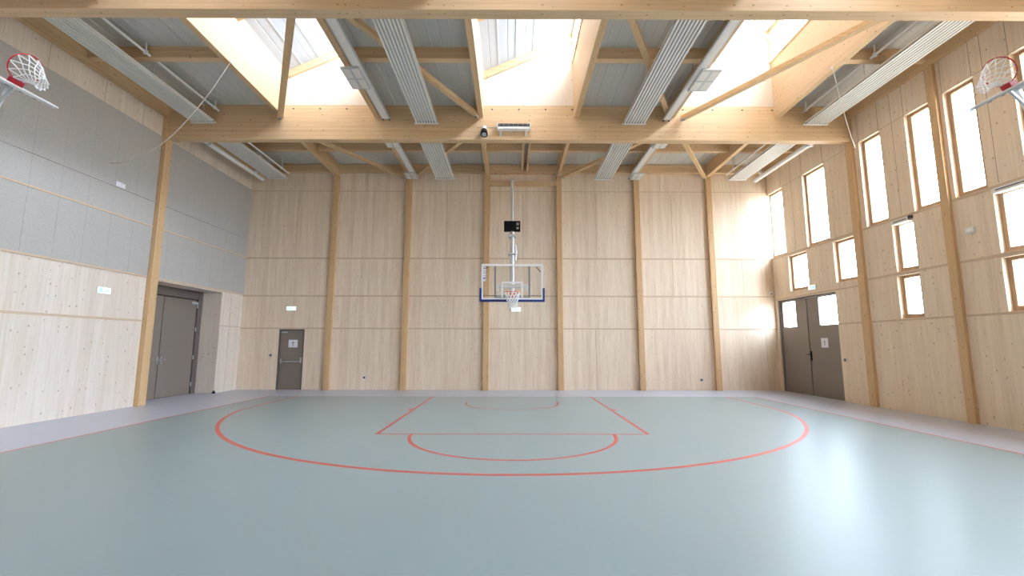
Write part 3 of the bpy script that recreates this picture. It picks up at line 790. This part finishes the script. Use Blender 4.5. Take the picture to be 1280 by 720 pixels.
# main basket hung in front of the back wall
YBB = 12.80
t = thing('basketball_hoop', (0, 14.0, 3.0), 'main basketball hoop with clear backboard and navy padding before the back wall', 'basketball hoop')
bb = MB().box(-.88, .88, YBB, YBB+.012, 2.93, 3.90).build('backboard', GLASSB, t)
f = MB().box(-.90, .90, YBB-.006, YBB+.03, 3.875, 3.93).box(-.90, .90, YBB-.006, YBB+.03, 2.88, 2.935).box(-.90, -.85, YBB-.006, YBB+.03, 2.935, 3.875).box(.85, .90, YBB-.006, YBB+.03, 2.935, 3.875)
f.build('border_frame', WHITE, bb)
MB().box(-.315, .315, YBB-.008, YBB-.001, 3.36, 3.41).box(-.315, -.265, YBB-.008, YBB-.001, 2.95, 3.36).box(.265, .315, YBB-.008, YBB-.001, 2.95, 3.36).build('target_square', WHITE, bb)
MB().box(-.85, -.775, YBB-.009, YBB-.001, 3.42, 3.86).build('sticker', PAPER, bb)
m = MB()
for i, (z, h) in enumerate(((3.80, .04), (3.72, .02), (3.66, .03), (3.58, .02))): m.box(-.832, -.795, YBB-.011, YBB-.009, z-h/2, z+h/2)
m.box(-.84, -.785, YBB-.011, YBB-.009, 3.49, 3.53)
m.build('sticker_print', INK, bb)
MB().box(-.95, -.89, YBB-.03, YBB+.05, 2.82, 3.22).box(.89, .95, YBB-.03, YBB+.05, 2.82, 3.22).box(-.89, .89, YBB-.03, YBB+.05, 2.82, 2.885).build('padding', NAVY, t, bevel=.008)
m = MB()
for x in (-.50, .50): m.box(x-.022, x+.022, YBB+.04, YBB+.08, 2.95, 3.87)
m.box(-.52, .52, YBB+.04, YBB+.075, 2.95, 2.975)
m.build('support_rail', plain('grey_rail', (.22, .24, .26), .5), t)
m = MB()
for z in (3.0, ): m.box(-.85, .85, YBB+.045, YBB+.06, z, z+.014)
m.bar((-.82, YBB+.04, 3.78), (-.70, YBB+.04, 3.86), .02, .02, (0, 1, 0)); m.bar((.84, YBB+.04, 3.70), (.70, YBB+.04, 3.86), .02, .02, (0, 1, 0))
m.build('tension_rod', DARK, t)
MB().box(-.46, .46, YBB+.06, YBB+.14, 3.24, 3.34).box(-.46, -.40, YBB+.04, YBB+.14, 3.12, 3.34).box(.40, .46, YBB+.04, YBB+.14, 3.12, 3.34).box(-.45, -.30, YBB+.05, YBB+.14, 2.98, 3.09).build('mounting_frame', PANELW, t, bevel=.005)
MB().box(-.09, .09, YBB-.03, YBB-.001, 2.95, 3.08).box(-.075, .075, YBB-.14, YBB-.03, 3.035, 3.05).build('ring_bracket', ORANGE, t, bevel=.004)
rc = Vector((0, YBB-.38, 3.05)); ring(rc, Vector((0, 0, 1)), t, ORANGE)
net(rc, Vector((1, 0, 0)), Vector((0, 1, 0)), lambda u: Vector((.02*u*u, 0, -.44*u)), lambda u: .222-.095*min(1, u*1.3), t, rad=.010)
# mast: leans from the wall rail down to the board
A_, C_ = Vector((0, YB-.20, 7.62)), Vector((0, YBB+.18, 3.05))
def on(s): return A_.lerp(C_, s)
MB().tube([A_, on(.52)], .048, 14).build('mast_upper', WHITE, t, smooth=True)
MB().tube([on(.50), C_], .07, 14).build('mast_lower', WHITE, t, smooth=True)
MB().box(-.06, .06, YB-.25, YB-.141, 7.44, 7.66).build('mast_bracket', GALV, t, bevel=.004)
MB().tube([on(.62)+Vector((.10, 0, 0)), on(.68)+Vector((.12, 0, 0)), on(.75)+Vector((.10, 0, 0))], [.03, .05, .03], 10).build('lock_lever', WHITE, t, smooth=True)
MB().box(-.12, .12, on(.545).y-.11, on(.545).y+.11, on(.545).z-.06, on(.545).z+.03).box(-.12, .12, on(.70).y-.11, on(.70).y+.11, on(.70).z-.03, on(.70).z+.03).build('collar', GALV, t, bevel=.008)
MB().cyl(on(.1)-Vector((0, .08, 0)), on(.9)-Vector((0, .11, 0)), .006, 6).build('lift_cable', DARK, t)
for s in (-1, 1):
    MB().cyl(on(.72), Vector((s*.88, YB-.02, 5.6)), .0045, 6).build('stay_cable', STEEL, t)
sc_ = on(.47)
t = thing('shot_clock', (0, sc_.y-.12, sc_.z-.16), 'black shot clock box fixed on the white basket mast', 'clock')
y0 = sc_.y-.20
MB().box(-.27, .27, y0, y0+.10, sc_.z-.18, sc_.z+.17).build('casing', BLACK, t, bevel=.01)
WHG = plain('clock_marks', (.65, .5, .5), .5)
m = MB(); zc = sc_.z
m.box(.14, .22, y0-.004, y0, zc+.095, zc+.105).box(.14, .22, y0-.004, y0, zc+.02, zc+.03).box(.14, .15, y0-.004, y0, zc+.03, zc+.095).box(.21, .22, y0-.004, y0, zc+.03, zc+.095).box(.165, .195, y0-.004, y0, zc+.045, zc+.08)
m.box(.13, .23, y0-.004, y0, zc-.06, zc-.045).box(.15, .21, y0-.004, y0, zc-.11, zc-.075)
m.build('display_mark', WHG, t)
MB().box(-.255, .11, y0-.002, y0, zc-.15, zc+.15).build('display', BLACK, t)
MB().box(-.10, .10, y0+.10, y0+.14, zc-.08, zc+.08).build('clamp', GALV, t)
# folded side baskets
def side_basket(s, label):
    x, y, z = s*8.0, 6.52, 5.70; tilt = math.radians(28)
    nrm = Vector((-s*math.sin(tilt), 0, math.cos(tilt)))          # board front now faces up
    dn = Vector((-s*math.cos(tilt), 0, -math.sin(tilt)))          # board's lower edge points into the hall
    yv = Vector((0, 1, 0)); c = Vector((x, y, z))
    hinge = Vector((s*(9.55 if s > 0 else 9.55), y, c.z+(-nrm*3.5).z))
    t = thing('folded_hoop', (hinge.x, y, hinge.z), label, 'basketball hoop')
    def slab(cu, cv, hu, hv, w0, w1, mb=None):
        mb = mb or MB(); v = []
        for w in (w0, w1):
            for a_, b_ in ((-1,-1),(1,-1),(1,1),(-1,1)): v.append(c+yv*(cu+a_*hu)+dn*(cv+b_*hv)+nrm*w)
        return mb.add(v, [(0,1,2,3),(7,6,5,4),(0,4,5,1),(1,5,6,2),(2,6,7,3),(3,7,4,0)])
    b_ = slab(0, -.12, .58, .42, -.012, .012).build('backboard', WHITE, t, bevel=.004)
    m = slab(0, .27, .55, .018, -.045, -.013); slab(0, -.51, .55, .018, -.045, -.013, m); slab(-.5, -.12, .018, .40, -.045, -.013, m); slab(.5, -.12, .018, .40, -.045, -.013, m); slab(0, -.12, .018, .40, -.045, -.013, m)
    m.build('stiffening_frame', GALV, b_)
    for u in (-.30, -.10, .10, .30): slab(u, .20, .016, .016, -.055, -.045).build('bolt', DARK, b_)
    slab(0, .16, .07, .06, .012, .09).build('ring_bracket', RED, t, bevel=.004)
    rc = c+dn*.16+nrm*.31
    ring(rc, dn, t, RED)
    # net slumps sideways out of the upright ring
    pth = lambda u: dn*(.30*u)+Vector((0, .03*u, -.12*u*u))
    net(rc, yv, nrm, pth, lambda u: .222-.13*min(1, u*1.2), t, n=10, rad=.009)
    slab(0, -.05, .12, .12, -.09, -.045).build('mounting_plate', GALV, t, bevel=.005)
    e = c-nrm*.07
    for dy in (-.09, .09):
        MB().bar(e+Vector((0, dy*.7, 0)), hinge+Vector((0, dy*3, 0)), .07, .07, yv).build('arm', WHITE, t, bevel=.005)
    MB().bar(e-nrm*.55-yv*.12, e-nrm*.55+yv*.12, .06, .05).bar(e-nrm*1.8-yv*.2, e-nrm*1.8+yv*.2, .05, .05).build('cross_bar', WHITE, t)
    MB().bar(c-nrm*.04+dn*.20-yv*.0, e-nrm*.75, .035, .035, yv).build('strut', GALV, t)
    MB().box(hinge.x-.04*1, s*(9.5 if s > 0 else 9.7), y-.45, y+.45, hinge.z-.12, hinge.z+.12).build('wall_bracket', GALV, t, bevel=.006)
    if s < 0: slab(-.30, .10, .07, .05, -.075, -.05).build('sticker', YELLOW, t)
side_basket(-1, 'folded basketball hoop with red ring and white net in the upper left corner')
side_basket(1, 'folded basketball hoop with red ring and white net in the upper right corner')

# ------------------------------------------------------------------ daylight
w = bpy.data.worlds.new('overcast_sky'); scn.world = w; w.use_nodes = True
nt = w.node_tree; bg = nt.nodes['Background']
tc = nt.nodes.new('ShaderNodeTexCoord'); sp = nt.nodes.new('ShaderNodeSeparateXYZ'); nt.links.new(tc.outputs['Generated'], sp.inputs[0])
rp = nt.nodes.new('ShaderNodeValToRGB'); mr = nt.nodes.new('ShaderNodeMapRange')
mr.inputs['From Min'].default_value = -1; mr.inputs['From Max'].default_value = 1
nt.links.new(sp.outputs[2], mr.inputs['Value']); nt.links.new(mr.outputs[0], rp.inputs[0])
e = rp.color_ramp.elements; e[0].position = .48; e[0].color = (.30, .30, .29, 1); e[1].position = .52; e[1].color = (.78, .905, 1.09, 1)
x = rp.color_ramp.elements.new(1.0); x.color = (.80, .92, 1.10, 1)
nt.links.new(rp.outputs[0], bg.inputs[0]); bg.inputs[1].default_value = 46.0
def portal(name, loc, rot, sx_, sy_):
    l = bpy.data.lights.new(name, 'AREA'); l.shape = 'RECTANGLE'; l.size = sx_; l.size_y = sy_; l.cycles.is_portal = True
    o = bpy.data.objects.new(name, l); o.location = loc; o.rotation_euler = rot; COL.objects.link(o)
portal('daylight_portal', (XR+.35, -.4, 4.7), (0, PI/2, 0), 5.0, 33)
for p in PAIRS: portal('daylight_portal', (p[1]-.02, 6.95, 9.95), (0, PI/2, 0), .75, 9.6)

# ------------------------------------------------------------------ camera (calibrated on the court markings)
f_, pit, H, yaw, roll, cx = 553.457, .127373, 1.5846, .0025623, -.0018864, -.0371
cam = bpy.data.cameras.new('camera'); co = bpy.data.objects.new('camera', cam); COL.objects.link(co)
cam.sensor_width = 36; cam.sensor_fit = 'HORIZONTAL'; cam.lens = f_/1280*36; cam.clip_start = .05; cam.clip_end = 200
R_ = Vector((math.cos(yaw), -math.sin(yaw), 0)); Fh = Vector((math.sin(yaw), math.cos(yaw), 0)); Zv = Vector((0, 0, 1))
Fw = Fh*math.cos(pit)+Zv*math.sin(pit); U_ = -Fh*math.sin(pit)+Zv*math.cos(pit)
R2 = R_*math.cos(roll)-U_*math.sin(roll); U2 = R_*math.sin(roll)+U_*math.cos(roll)
co.matrix_world = Matrix(((R2.x, U2.x, -Fw.x, cx), (R2.y, U2.y, -Fw.y, 0), (R2.z, U2.z, -Fw.z, H), (0, 0, 0, 1)))
scn.camera = co
scn.view_settings.view_transform = 'Standard'; scn.view_settings.look = 'None'; scn.view_settings.gamma = 1; scn.view_settings.exposure = 0
scn.view_settings.use_curve_mapping = False
scn.cycles.max_bounces = 12; scn.cycles.diffuse_bounces = 8; scn.cycles.transparent_max_bounces = 12
scn.cycles.use_denoising = True
